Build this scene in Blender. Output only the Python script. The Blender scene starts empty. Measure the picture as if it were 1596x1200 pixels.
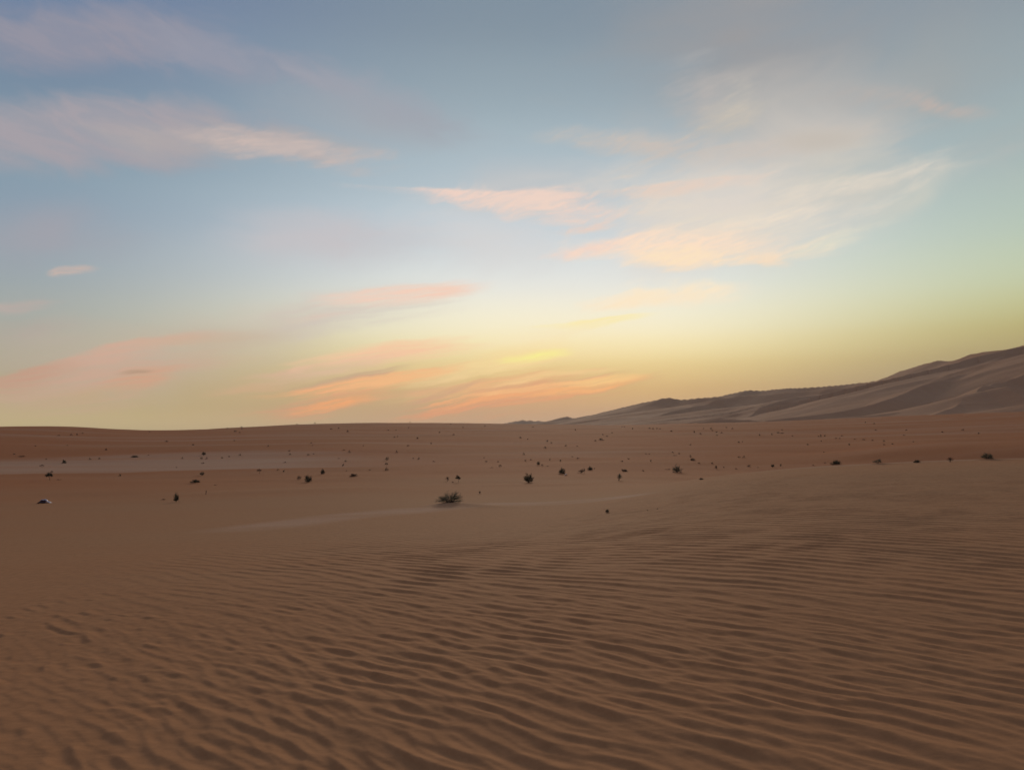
import bpy, math, random
import numpy as np

C = bpy.context.scene.collection
scene = bpy.context.scene
rad = math.radians

# ------------------------------------------------------------------ camera
F, CX, HOR = 1186.0, 798.0, 664.0          # focal length (px of a 1596 px wide frame), centre, level line
PITCH = math.atan((HOR - 600.0) / F)
EYE = 1.6
cam_data = bpy.data.cameras.new("camera")
cam_data.sensor_width = 36.0
cam_data.lens = 36.0 * F / 1596.0
cam_data.clip_start = 0.05
cam_data.clip_end = 30000.0
cam = bpy.data.objects.new("camera", cam_data)
cam.location = (0, 0, EYE)
cam.rotation_euler = (math.pi / 2 + PITCH, 0, 0)
C.objects.link(cam)
scene.camera = cam

scene.render.engine = 'CYCLES'
scene.cycles.use_denoising = True
scene.cycles.max_bounces = 5
scene.cycles.diffuse_bounces = 3
scene.cycles.volume_bounces = 0
scene.view_settings.view_transform = 'Standard'
scene.view_settings.look = 'None'
scene.view_settings.exposure = 0.0
scene.view_settings.gamma = 1.0
scene.view_settings.use_curve_mapping = False


def lin(c):
    out = []
    for v in c[:3]:
        v = v / 255.0
        out.append(v / 12.92 if v <= 0.04045 else ((v + 0.055) / 1.055) ** 2.4)
    return tuple(out) + (1.0,)


def ray(px, py):
    """world direction (azimuth, elevation in radians) seen at a place of the photograph"""
    x = (px - CX) / F
    z = (600.0 - py) / F
    cp, sp = math.cos(PITCH), math.sin(PITCH)
    yy, zz = cp - z * sp, sp + z * cp
    return math.atan2(x, yy), math.atan2(zz, math.hypot(x, yy))


# ------------------------------------------------------------------ sky
SUN_AZ, SUN_EL = rad(5.0), rad(4.0)
world = bpy.data.worlds.new("World")
scene.world = world
world.use_nodes = True
wt = world.node_tree
wt.nodes.clear()
N, L = wt.nodes, wt.links


def wn(kind, **kw):
    n = N.new(kind)
    for k, v in kw.items():
        setattr(n, k, v)
    return n


def wmath(op, a, b=None, c=None, clamp=False):
    n = wn('ShaderNodeMath', operation=op, use_clamp=clamp)
    for i, v in enumerate((a, b, c)):
        if v is None:
            continue
        if isinstance(v, (int, float)):
            n.inputs[i].default_value = v
        else:
            L.new(v, n.inputs[i])
    return n.outputs[0]


def wmaprange(v, a, b, c=0.0, d=1.0, smooth=True):
    n = wn('ShaderNodeMapRange', interpolation_type='SMOOTHSTEP' if smooth else 'LINEAR')
    L.new(v, n.inputs[0])
    for i, x in enumerate((a, b, c, d)):
        n.inputs[i + 1].default_value = x
    return n.outputs[0]


def wmix(fac, a, b):
    n = wn('ShaderNodeMix', data_type='RGBA')
    if isinstance(fac, (int, float)):
        n.inputs[0].default_value = fac
    else:
        L.new(fac, n.inputs[0])
    for i, v in ((6, a), (7, b)):
        if isinstance(v, tuple):
            n.inputs[i].default_value = v
        else:
            L.new(v, n.inputs[i])
    return n.outputs[2]


tc = wn('ShaderNodeTexCoord')
sep = wn('ShaderNodeSeparateXYZ')
L.new(tc.outputs['Generated'], sep.inputs[0])
az_s = wmath('ARCTAN2', sep.outputs[0], sep.outputs[1])
el_s = wmath('ARCSINE', sep.outputs[2])
comb = wn('ShaderNodeCombineXYZ')
L.new(az_s, comb.inputs[0])
L.new(el_s, comb.inputs[1])
azel = comb.outputs[0]

# low wobble of the coordinates so that no edge is a clean curve
wob = wn('ShaderNodeTexNoise', noise_dimensions='2D')
wob.inputs['Scale'].default_value = 7.0
wob.inputs['Detail'].default_value = 7.0
wob.inputs['Roughness'].default_value = 0.55
L.new(azel, wob.inputs['Vector'])
vs = wn('ShaderNodeVectorMath', operation='SUBTRACT')
L.new(wob.outputs['Color'], vs.inputs[0])
vs.inputs[1].default_value = (0.5, 0.5, 0.5)
vm = wn('ShaderNodeVectorMath', operation='MULTIPLY_ADD')
L.new(vs.outputs[0], vm.inputs[0])
vm.inputs[1].default_value = (0.07, 0.013, 0.0)
L.new(azel, vm.inputs[2])
warped = vm.outputs[0]


def streak(rot, sx, sy, detail, rough, dist=0.0, seed=0.0):
    mp = wn('ShaderNodeMapping', vector_type='TEXTURE')
    mp.inputs['Location'].default_value = (seed, seed * 0.37, 0)
    mp.inputs['Rotation'].default_value = (0, 0, rot)
    mp.inputs['Scale'].default_value = (1.0 / sx, 1.0 / sy, 1)
    L.new(warped, mp.inputs[0])
    n = wn('ShaderNodeTexNoise', noise_dimensions='2D')
    n.inputs['Scale'].default_value = 1.0
    n.inputs['Detail'].default_value = detail
    n.inputs['Roughness'].default_value = rough
    n.inputs['Distortion'].default_value = dist
    L.new(mp.outputs[0], n.inputs['Vector'])
    return n.outputs[0]


NOISE = {
    'up': streak(rad(8), 6, 55, 5, 0.62, 0.3, 1.3),        # long streaks that rise to the right
    'down': streak(rad(-10), 9, 28, 5, 0.6, 0.5, 4.1),     # bands that sink to the right
    'fib': streak(rad(12), 11, 46, 6, 0.62, 0.25, 7.7),     # combed cirrus
    'comb': streak(rad(10), 9, 120, 5, 0.66, 0.25, 3.1),
    'soft': streak(rad(4), 4, 11, 4, 0.55, 0.4, 9.2),
}
FINE = {
    'up': wmaprange(streak(rad(9), 12, 190, 4, 0.7, 0.2, 2.3), 0.36, 0.62, 0.6, 1.0),
    'fib': wmaprange(streak(rad(16), 26, 130, 5, 0.7, 0.3, 5.3), 0.36, 0.64, 0.55, 1.0),
    'comb': wmaprange(streak(rad(10), 16, 260, 4, 0.7, 0.2, 8.3), 0.36, 0.62, 0.5, 1.0),
    'down': wmaprange(streak(rad(-14), 14, 60, 5, 0.65, 0.3, 6.3), 0.34, 0.62, 0.74, 1.0),
}

EL0, EL1 = -6.0, 60.0


def ramp(stops):
    n = wn('ShaderNodeValToRGB')
    r = n.color_ramp
    r.interpolation = 'B_SPLINE' if False else 'EASE'
    r.interpolation = 'CARDINAL'
    while len(r.elements) > 1:
        r.elements.remove(r.elements[-1])
    first = True
    for e, c in stops:
        p = (e - EL0) / (EL1 - EL0)
        if first:
            r.elements[0].position = p
            el = r.elements[0]
            first = False
        else:
            el = r.elements.new(p)
        el.color = lin(c)
    L.new(elfac, n.inputs[0])
    return n.outputs[0]


elfac = wmaprange(el_s, rad(EL0), rad(EL1), 0, 1, smooth=False)
rampL = ramp([(-6, (150, 130, 105)), (0, (196, 176, 128)), (1.5, (192, 174, 126)), (3.5, (182, 170, 142)), (6, (170, 171, 160)),
              (9, (154, 166, 171)), (13, (139, 157, 173)), (17, (126, 150, 168)), (22, (113, 134, 158)), (27, (106, 126, 158)), (32, (100, 118, 152)), (60, (122, 130, 146))])
rampC = ramp([(-6, (165, 140, 112)), (0, (196, 160, 128)), (1.6, (204, 168, 122)), (3.2, (220, 188, 126)), (5, (242, 222, 160)),
              (7, (250, 242, 204)), (10, (234, 236, 226)), (13.5, (206, 217, 222)), (17, (182, 198, 207)), (22, (158, 176, 186)),
              (27, (134, 151, 164)), (32, (122, 138, 154)), (60, (122, 130, 146))])
rampR = ramp([(-6, (120, 105, 92)), (0, (142, 128, 108)), (3.2, (152, 136, 104)), (5.0, (172, 156, 104)), (6.8, (188, 182, 124)),
              (9, (194, 202, 164)), (12, (184, 200, 182)), (16, (168, 185, 182)), (20, (156, 172, 176)), (25, (142, 154, 162)), (30, (134, 144, 156)), (60, (122, 130, 146))])
rampB = ramp([(-6, (80, 76, 80)), (0, (92, 88, 96)), (6, (104, 98, 112)), (14, (98, 102, 122)), (30, (98, 110, 134)), (60, (116, 125, 143))])
wl = wmaprange(az_s, rad(-36), rad(0))
wr = wmaprange(az_s, rad(9), rad(38))
wb = wmaprange(wmath('ABSOLUTE', az_s), rad(42), rad(120))
base = wmix(wl, rampL, rampC)
base = wmix(wr, base, rampR)
base = wmix(wb, base, rampB)

# strokes of cloud: (x0, y0, x1, y1, half width, colour, strength, noise, ragged, soft)
STROKES = [
    # high grey veils, top centre and right
    (940, 40, 1420, 50, 115, (153, 152, 154), .95, 'soft', .45, 1.1),
    (1010, 190, 1500, 240, 80, (193, 188, 182), .8, 'soft', .8, 1.3),
    (1340, 120, 1600, 160, 60, (158, 162, 162), .5, 'soft', .8, 1.3),
    (420, 150, 760, 230, 34, (162, 166, 174), .55, 'soft', .7, 1.2),
    # upper left lilac bands
    (-120, 44, 330, 60, 29, (146, 145, 160), .85, 'down', .5, .7),
    (200, 62, 520, 120, 24, (146, 149, 165), .75, 'down', .8, .9),
    (420, 110, 760, 205, 28, (158, 161, 172), .6, 'down', .8, 1.0),
    (-160, 195, 400, 206, 35, (164, 158, 166), .9, 'down', .4, .6),
    (150, 208, 540, 234, 20, (176, 168, 168), .7, 'down', .7, .8),
    (290, 212, 480, 230, 13, (200, 182, 176), .85, 'fib', .8, .8),
    (380, 228, 600, 253, 14, (196, 182, 178), .8, 'fib', .8, .9),
    # faint mid left
    (-100, 372, 240, 360, 34, (162, 160, 170), .7, 'soft', .7, 1.1),
    (300, 360, 720, 384, 36, (198, 193, 197), .8, 'soft', .7, 1.2),
    (620, 330, 900, 400, 46, (214, 212, 212), .6, 'soft', .8, 1.3),
    (88, 424, 146, 417, 5, (204, 180, 170), .8, 'fib', .9, .8),
    (-60, 480, 90, 470, 8, (186, 172, 166), .8, 'up', .7, .9),
    (-60, 524, 160, 514, 14, (182, 168, 160), .6, 'up', .7, 1.0),
    # broad bright veils, centre right
    (640, 280, 980, 300, 34, (192, 194, 196), .55, 'soft', .8, 1.2),
    (930, 322, 1330, 300, 50, (222, 212, 200), .85, 'fib', .7, 1.1),
    (880, 335, 1430, 305, 76, (224, 215, 205), .95, 'soft', .6, 1.2),
    (1000, 366, 1350, 345, 36, (226, 220, 206), .7, 'fib', .8, 1.1),
    (1180, 290, 1480, 262, 40, (204, 202, 190), .7, 'soft', .8, 1.3),
    (1000, 262, 1400, 190, 18, (204, 193, 184), .6, 'fib', .8, 1.1),
    (1130, 335, 1500, 245, 13, (226, 216, 202), .7, 'fib', .8, 1.0),
    (1090, 362, 1400, 300, 9, (238, 224, 206), .7, 'fib', .8, 1.0),
    (1230, 402, 1390, 350, 10, (232, 226, 204), .7, 'fib', .8, 1.0),
    (1360, 350, 1510, 262, 18, (206, 206, 194), .55, 'soft', .8, 1.2),
    (1050, 110, 1130, 200, 40, (186, 179, 175), .6, 'fib', .8, 1.2),
    (1080, 210, 1185, 142, 24, (198, 190, 178), .75, 'fib', .8, 1.0),
    (860, 214, 1130, 234, 15, (200, 190, 182), .8, 'fib', .6, .9),
    (1270, 150, 1440, 154, 15, (180, 174, 170), .7, 'fib', .7, 1.0),
    (1400, 154, 1535, 177, 9, (192, 176, 168), .7, 'fib', .6, .9),
    (1200, 222, 1330, 218, 12, (194, 186, 176), .6, 'soft', .7, 1.1),
    # main pink streak
    (600, 290, 930, 302, 13, (240, 210, 196), 1., 'fib', .6, .8),
    (720, 304, 960, 328, 19, (238, 212, 198), .95, 'fib', .8, .8),
    (910, 300, 1175, 270, 13, (228, 208, 194), .85, 'fib', .6, .8),
    (865, 362, 960, 346, 6, (236, 208, 192), .8, 'fib', .7, .9),
    (858, 397, 1010, 369, 10, (246, 214, 198), .9, 'fib', .6, .8),
    (900, 382, 1230, 384, 23, (254, 226, 200), 1., 'fib', .6, .8),
    (985, 405, 1190, 400, 13, (255, 230, 196), .9, 'fib', .7, .8),
    (1170, 398, 1250, 412, 7, (248, 224, 196), .8, 'fib', .7, .9),
    (905, 477, 1080, 462, 11, (255, 236, 204), .9, 'fib', .7, .8),
    (980, 458, 1175, 458, 15, (253, 236, 206), .85, 'fib', .7, .9),
    (840, 506, 1010, 490, 8, (254, 241, 176), .85, 'up', .6, .8),
    (760, 534, 960, 502, 12, (250, 238, 196), .6, 'up', .7, 1.0),
    # long pink streak, left of centre
    (340, 514, 680, 466, 24, (214, 204, 194), .9, 'up', .5, 1.0),
    (520, 472, 748, 446, 11, (246, 210, 190), .95, 'up', .4, .7),
    (440, 503, 560, 489, 4, (224, 204, 190), .7, 'up', .5, .8),
    # the wide peach field low on the left
    (-80, 575, 520, 520, 46, (198, 182, 166), .65, 'soft', .6, 1.3),
    (-70, 608, 330, 548, 44, (212, 172, 148), .95, 'up', .5, .9),
    (-60, 600, 130, 556, 16, (206, 158, 132), .85, 'up', .6, .8),
    (90, 562, 330, 512, 16, (216, 174, 152), .85, 'up', .5, .7),
    (200, 545, 410, 528, 16, (204, 180, 154), .6, 'up', .6, 1.0),
    (150, 607, 275, 583, 13, (220, 164, 130), .85, 'up', .6, .8),
    (176, 585, 234, 580, 2.6, (184, 148, 120), .8, 'up', .5, .8),
    (40, 628, 200, 606, 9, (202, 172, 130), .7, 'up', .6, 1.0),
    # bands left of centre
    (350, 596, 540, 560, 15, (222, 184, 152), .8, 'up', .6, .9),
    (470, 570, 735, 538, 13, (254, 206, 166), .95, 'up', .5, .7),
    (440, 586, 640, 558, 10, (228, 192, 162), .65, 'up', .6, 1.0),
    (320, 618, 430, 604, 6, (218, 176, 136), .6, 'up', .6, 1.0),
    (600, 604, 800, 572, 18, (248, 214, 156), .75, 'up', .7, 1.0),
    (436, 613, 690, 572, 12, (255, 180, 122), .95, 'comb', .7, .7),
    (520, 604, 720, 576, 6, (255, 192, 130), .9, 'comb', .6, .7),
    (470, 603, 650, 571, 3.5, (200, 160, 136), .6, 'comb', .6, .9),
    (380, 652, 600, 614, 11, (222, 160, 120), .75, 'comb', .7, .9),
    (455, 640, 590, 616, 6, (252, 172, 108), .9, 'comb', .5, .7),
    (560, 620, 760, 598, 5, (222, 174, 130), .7, 'comb', .7, .9),
    # the combed orange fan right of centre
    (700, 588, 900, 540, 17, (253, 226, 160), .8, 'up', .6, 1.0),
    (795, 562, 892, 544, 7, (255, 248, 150), .9, 'up', .5, .8),
    (610, 650, 960, 596, 22, (210, 160, 120), .9, 'comb', .7, .9),
    (660, 622, 900, 582, 12, (240, 186, 130), .75, 'comb', 1.1, .8),
    (625, 632, 760, 594, 4, (206, 158, 128), .6, 'comb', .8, .8),
    (640, 646, 840, 616, 7, (234, 160, 114), .8, 'comb', 1.0, .7),
    (690, 630, 900, 602, 6, (246, 172, 114), .85, 'comb', 1.0, .6),
    (740, 618, 920, 594, 4, (250, 190, 128), .85, 'comb', 1.0, .6),
    (740, 612, 880, 592, 3, (222, 160, 118), .6, 'comb', .9, .7),
    (780, 602, 905, 574, 4, (252, 212, 148), .75, 'comb', .9, .8),
    (850, 584, 965, 573, 3, (246, 212, 150), .6, 'comb', .8, .9),
    (780, 634, 930, 608, 4, (228, 162, 114), .8, 'comb', 1.0, .7),
    (840, 616, 975, 594, 5, (246, 180, 116), .85, 'comb', .9, .6),
    (890, 600, 995, 585, 5, (255, 206, 134), 1., 'comb', .5, .6),
]
SHARP = {(-70, 608), (90, 562), (350, 596), (470, 569), (360, 508), (540, 469), (600, 290), (910, 300), (436, 613), (840, 506), (-60, 600)}
sky_col = base
warp_in = warped
for n_s, (x0, y0, x1, y1, hw, col, stren, nk, rag, soft) in enumerate(STROKES):
    if n_s % 10 == 9:
        # (keeps the long node chain evaluated in order, so that it fits the shader stack)
        kp = wn('ShaderNodeVectorMath', operation='MULTIPLY_ADD')
        L.new(sky_col, kp.inputs[0])
        kp.inputs[1].default_value = (1e-7, 1e-7, 0.0)
        L.new(warped, kp.inputs[2])
        warp_in = kp.outputs[0]
    a0, e0 = ray(x0, y0)
    a1, e1 = ray(x1, y1)
    ln = math.hypot(a1 - a0, e1 - e0) / 2 * 1.12
    mp = wn('ShaderNodeMapping', vector_type='TEXTURE')
    mp.inputs['Location'].default_value = ((a0 + a1) / 2, (e0 + e1) / 2, 0)
    mp.inputs['Rotation'].default_value = (0, 0, math.atan2(e1 - e0, a1 - a0))
    mp.inputs['Scale'].default_value = (ln, hw / F * 1.4, 1)
    L.new(warp_in, mp.inputs[0])
    le = wn('ShaderNodeVectorMath', operation='LENGTH')
    L.new(mp.outputs[0], le.inputs[0])
    k = 2.3 * rag
    t = wmath('MULTIPLY_ADD', NOISE[nk], k, 1.26 - 0.5 * k)
    t = wmath('SUBTRACT', t, le.outputs['Value'])
    if (x0, y0) in SHARP:
        dp = wn('ShaderNodeVectorMath', operation='DOT_PRODUCT')
        L.new(mp.outputs[0], dp.inputs[0])
        dp.inputs[1].default_value = (0, 1, 0)
        t = wmath('MULTIPLY_ADD', wmath('MAXIMUM', dp.outputs['Value'], 0.0), -2.2, t)
    m = wmaprange(t, 0.0, soft * 1.3, 0.0, min(1.0, stren * 1.2))
    if nk in FINE:
        m = wmath('MULTIPLY', m, FINE[nk])
    sky_col = wmix(m, sky_col, lin(col))

# thin cirrus over the part of the sky outside the frame, as the part in view implies
out_w = wmath('MAXIMUM', wmaprange(el_s, rad(28), rad(42)), wmaprange(wmath('ABSOLUTE', az_s), rad(36), rad(50)))
cir = wmaprange(NOISE['soft'], 0.46, 0.75, 0.0, 0.5)
cir = wmath('MULTIPLY', cir, wmath('MULTIPLY', out_w, wmaprange(el_s, rad(0), rad(10))))
sky_col = wmix(cir, sky_col, lin((150, 148, 162)))

bg = wn('ShaderNodeBackground')
L.new(sky_col, bg.inputs[0])
bg.inputs[1].default_value = 1.0
ns = wn('ShaderNodeTexSky', sky_type='NISHITA')
ns.sun_disc = False
ns.sun_elevation = rad(0.0)
ns.sun_rotation = SUN_AZ
ns.altitude = 100
ns.dust_density = 3.0
bg2 = wn('ShaderNodeBackground')
L.new(ns.outputs[0], bg2.inputs[0])
bg2.inputs[1].default_value = 0.02
addn = wn('ShaderNodeAddShader')
L.new(bg.outputs[0], addn.inputs[0])
L.new(bg2.outputs[0], addn.inputs[1])
wout = wn('ShaderNodeOutputWorld')
L.new(addn.outputs[0], wout.inputs[0])
world.cycles.sampling_method = 'MANUAL'
world.cycles.sample_map_resolution = 1024

# ------------------------------------------------------------------ the low, soft glow of the sun behind the horizon haze
sun_data = bpy.data.lights.new("sun", 'SUN')
sun_data.energy = 1.35
sun_data.angle = rad(12)
sun_data.color = (1.0, 0.80, 0.58)
sun = bpy.data.objects.new("sun", sun_data)
sun.rotation_euler = (math.pi / 2 - rad(12), 0, math.pi - rad(3.0))
C.objects.link(sun)

rng = np.random.default_rng(11)
random.seed(5)


# ------------------------------------------------------------------ numeric helpers
def sst(x, a, b):
    t = np.clip((x - a) / (b - a), 0, 1)
    return t * t * (3 - 2 * t)


_perm = np.random.default_rng(3).random((256, 256)).astype(np.float64)


def vnoise(x, y):
    xi, yi = np.floor(x).astype(int), np.floor(y).astype(int)
    fx, fy = x - xi, y - yi
    fx = fx * fx * fx * (fx * (fx * 6 - 15) + 10)
    fy = fy * fy * fy * (fy * (fy * 6 - 15) + 10)
    a = _perm[xi & 255, yi & 255]
    b = _perm[(xi + 1) & 255, yi & 255]
    c = _perm[xi & 255, (yi + 1) & 255]
    d = _perm[(xi + 1) & 255, (yi + 1) & 255]
    return (a * (1 - fx) + b * fx) * (1 - fy) + (c * (1 - fx) + d * fx) * fy * 1.0


def fbm(x, y, o=4, g=0.5):
    s, amp, tot = 0, 1, 0
    for i in range(o):
        s = s + amp * (vnoise(x * 2 ** i + 17.3 * i, y * 2 ** i + 9.1 * i) - 0.5)
        tot += amp
        amp *= g
    return s / tot * 2


# ------------------------------------------------------------------ the lie of the land (heights from the level of the eye)
# bearing (deg): list of (distance, height)
def prof(*p):
    return p


PROF = {
    -180: prof((1, -1.6), (10, -1.9), (40, -2.6), (100, -3), (300, -2), (800, -6), (9000, -70)),
    -75: prof((1, -1.6), (10, -1.9), (30, -3.2), (60, -4.6), (100, -5), (180, -4), (300, -1), (420, -3), (900, -14), (9000, -90)),
    -36: prof((1, -1.6), (5, -1.66), (10, -1.95), (16, -2.4), (24, -3.0), (34, -3.65), (50, -4.35), (70, -4.95), (98, -5.45), (138, -5.4), (148, -5.05), (175, -4.0), (235, -1.9), (300, -0.05), (340, -1.5), (450, -6), (900, -16), (9000, -90)),
    -31: prof((1, -1.6), (5, -1.66), (10, -1.95), (16, -2.4), (24, -3.0), (34, -3.65), (50, -4.35), (70, -4.95), (98, -5.45), (138, -5.4), (148, -5.05), (175, -4.0), (235, -1.9), (300, 0.6), (340, -0.5), (450, -6), (900, -16), (9000, -90)),
    -25: prof((1, -1.6), (5, -1.66), (10, -1.93), (16, -2.38), (24, -2.95), (34, -3.6), (50, -4.3), (70, -4.9), (94, -5.3), (128, -5.25), (142, -4.9), (172, -3.9), (235, -2.5), (300, -1.9), (340, -4), (450, -7), (900, -16), (9000, -90)),
    -18: prof((1, -1.6), (5, -1.65), (10, -1.9), (16, -2.35), (24, -2.9), (34, -3.5), (50, -4.2), (70, -4.8), (88, -5.15), (122, -5.1), (136, -4.7), (168, -3.6), (230, -1.5), (300, 0.4), (340, -1.5), (450, -6), (900, -16), (9000, -90)),
    -12: prof((1, -1.6), (5, -1.64), (10, -1.88), (16, -2.33), (24, -2.85), (32, -3.25), (48, -4.0), (65, -4.6), (90, -4.95), (110, -4.75), (125, -4.4), (165, -3.4), (230, -1.2), (300, 1.3), (340, 0), (450, -5), (900, -16), (9000, -90)),
    -5: prof((1, -1.6), (5, -1.62), (10, -1.85), (16, -2.32), (22, -2.75), (30, -3.12), (45, -3.9), (60, -4.5), (90, -4.95), (115, -4.7), (160, -3.6), (220, -1.6), (300, 1.5), (340, 0), (450, -5), (900, -16), (9000, -90)),
    3: prof((1, -1.6), (5, -1.61), (10, -1.8), (16, -2.2), (22, -2.62), (30, -3.05), (45, -3.8), (60, -4.45), (90, -4.9), (120, -4.5), (170, -3.3), (240, -1.4), (320, 0.7), (360, 0.3), (500, -3), (900, -10), (9000, -90)),
    9: prof((1, -1.6), (5, -1.6), (10, -1.72), (16, -2.0), (22, -2.3), (30, -2.68), (42, -3.3), (58, -4.2), (80, -4.8), (120, -4.5), (170, -3.2), (250, -1.2), (350, 0.6), (420, 0.4), (500, -2), (900, -8), (9000, -90)),
    15.6: prof((1, -1.6), (5, -1.59), (10, -1.65), (16, -1.8), (22, -1.94), (30, -2.08), (39, -2.28), (46, -3.1), (60, -4.6), (90, -4.9), (130, -4.2), (190, -2.6), (280, -0.6), (380, 1.8), (500, 1.5), (900, -4), (9000, -90)),
    22: prof((1, -1.6), (5, -1.58), (10, -1.6), (16, -1.68), (22, -1.74), (30, -1.78), (41, -1.96), (48, -2.9), (64, -4.6), (95, -4.8), (140, -3.9), (200, -2.4), (290, -0.2), (400, 2.8), (600, 5), (900, 2), (9000, -90)),
    28: prof((1, -1.6), (5, -1.57), (10, -1.57), (16, -1.62), (22, -1.64), (30, -1.62), (43, -1.74), (51, -2.8), (68, -4.4), (102, -4.4), (112, -2.9), (130, -2.5), (160, -2.7), (200, -1.9), (290, 0.4), (400, 3.8), (600, 8), (900, 6), (9000, -90)),
    34: prof((1, -1.6), (5, -1.56), (10, -1.54), (16, -1.56), (22, -1.55), (30, -1.48), (45, -1.52), (54, -2.8), (74, -4.3), (98, -4.1), (107, -2.2), (125, -2.1), (160, -2.3), (200, -1.2), (290, 1.2), (400, 5), (600, 11), (900, 10), (9000, -90)),
    50: prof((1, -1.6), (10, -1.5), (30, -1.3), (50, -1.5), (80, -3.5), (120, -2.5), (200, -1), (400, 6), (800, 14), (9000, -60)),
    180: prof((1, -1.6), (10, -1.9), (40, -2.6), (100, -3), (300, -2), (800, -6), (9000, -70)),
}
NR, LR0, LR1 = 700, math.log(0.5), math.log(12000.0)
lr = np.linspace(LR0, LR1, NR)
azn = sorted(PROF)
rows = []
for a in azn:
    pr = PROF[a]
    zz = np.interp(lr, [math.log(p[0]) for p in pr], [p[1] for p in pr])
    # smooth along the distance: broad near the camera, tight at the crests
    out = []
    for sg in (11.0, 2.3):
        kx = np.arange(-36, 37)
        kern = np.exp(-0.5 * (kx / sg) ** 2)
        kern /= kern.sum()
        out.append(np.convolve(np.pad(zz, 36, mode='edge'), kern, mode='valid'))
    w = sst(np.exp(lr), 24, 36)
    rows.append(out[0] * (1 - w) + out[1] * w)
rows = np.array(rows)
AZF = np.arange(-180, 180.01, 0.5)
tab = np.array([np.interp(AZF, azn, rows[:, i]) for i in range(NR)])
ka = np.arange(-10, 11)
kern = np.exp(-0.5 * (ka / 3.6) ** 2)
kern /= kern.sum()
tab = np.array([np.convolve(np.pad(t, 10, mode='edge'), kern, mode='valid') for t in tab])


def cubic(p0, p1, p2, p3, t):
    return p1 + 0.5 * t * (p2 - p0 + t * (2 * p0 - 5 * p1 + 4 * p2 - p3 + t * (3 * (p1 - p2) + p3 - p0)))


def land(x, y, undul=True):
    r = np.maximum(np.hypot(x, y), 0.6)
    az = np.degrees(np.arctan2(x, y))
    u = np.clip((np.log(r) - LR0) / (LR1 - LR0) * (NR - 1), 1, NR - 3)
    v = np.clip((az + 180) / 0.5, 1, len(AZF) - 3)
    ui, vi = u.astype(int), v.astype(int)
    fu, fv = u - ui, v - vi
    cols = []
    for k in (-1, 0, 1, 2):
        cols.append(cubic(tab[ui - 1, vi + k], tab[ui, vi + k], tab[ui + 1, vi + k], tab[ui + 2, vi + k], fu))
    z = cubic(cols[0], cols[1], cols[2], cols[3], fv)
    if undul:
        z = z + 0.10 * np.exp(-((r - np.interp(az, [14, 22, 28, 34], [39, 41, 43, 44.8])) / 1.6) ** 2) * sst(az, 15, 23)
        z = z + 0.012 * fbm(x / 3.1, y / 2.6, 3) * sst(r, 1.5, 5) * (1 - sst(r, 60, 120))
        z = z + 0.22 * fbm(x / 26 + 5, y / 13 + 3, 3) * sst(r, 24, 60)
        z = z + 0.45 * fbm(x / 90 + 9, y / 34 + 1, 3) * sst(r, 90, 200) * (1 - 0.55 * sst(r, 240, 300))
        z = z + 3.0 * fbm(x / 400 + 2, y / 300 + 7, 3) * sst(r, 380, 900)
    return z


def hit(px, py, rmin=2.0, rmax=420.0):
    a, e = ray(px, py)
    rs = np.exp(np.linspace(math.log(rmin), math.log(rmax), 4000))
    zr = rs * math.tan(e)
    zl = land(rs * math.sin(a), rs * math.cos(a))
    below = np.nonzero(zl >= zr)[0]
    if len(below):
        k = below[0]
        r = rs[k]
    else:
        k = int(np.argmin(np.abs(np.arctan2(zl, rs) - e) + (rs < 150) * 1.0))
        r = rs[k]
    return r * math.sin(a), r * math.cos(a), r


# low mounds of sand caught by the larger plants, each with a tail towards the lee side
MOUNDS = []
for _px, _py, _w in ((701, 788, 51), (824, 753, 16), (274.5, 783, 12), (480.5, 752, 14), (304, 753.5, 16), (876, 739, 13), (1055.5, 737, 15),
                     (964.5, 749.5, 13), (551, 743.5, 14), (1302, 725, 18), (1368, 723.5, 17), (1539, 717, 20), (714, 752, 9), (503, 739, 9), (946.5, 799.5, 8), (404, 738.5, 8)):
    _x, _y, _r = hit(_px, _py)
    MOUNDS.append((_x, _y, 0.6 * _w * _r / F))


def mounds(x, y):
    z = np.zeros(np.shape(x))
    for mx, my, w in MOUNDS:
        dx, dy = x - mx, y - my
        t = dx * 0.80 - dy * 0.60
        n = dx * 0.60 + dy * 0.80
        sp = np.where(t > 0, 2.6 * w, 1.0 * w)
        z = z + 0.17 * w * np.exp(-(t / sp) ** 2 - (n / (0.9 * w)) ** 2)
    return z


# ------------------------------------------------------------------ wind ripples
def ripple_field(n, size, lam, dlam, spread, seed):
    g = np.random.default_rng(seed)
    k = np.fft.fftfreq(n, d=size / n)
    ka_, kb_ = np.meshgrid(k, k, indexing='ij')
    km = np.hypot(ka_, kb_) + 1e-9
    ang = np.arctan2(ka_, kb_)
    f = np.exp(-0.5 * ((km - 1 / lam) / (dlam / lam)) ** 2) * np.exp(-0.5 * (ang / spread) ** 2) * (kb_ > 0)
    w = g.standard_normal((n, n)) + 1j * g.standard_normal((n, n))
    z = np.fft.ifft2(f * w)
    z /= np.sqrt(np.mean(np.abs(z) ** 2))
    t = (np.angle(z) / (2 * np.pi)) % 1.0
    rise = 0.24
    p = np.where(t < rise, (t / rise) ** 1.6, 0.5 + 0.5 * np.cos(np.pi * np.clip((t - rise) / (1 - rise), 0, 1) ** 0.85))
    a = np.abs(z)
    return ((p - 0.5) * np.minimum(a, 1.4) ** 0.6).astype(np.float32), a.astype(np.float32)


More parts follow.
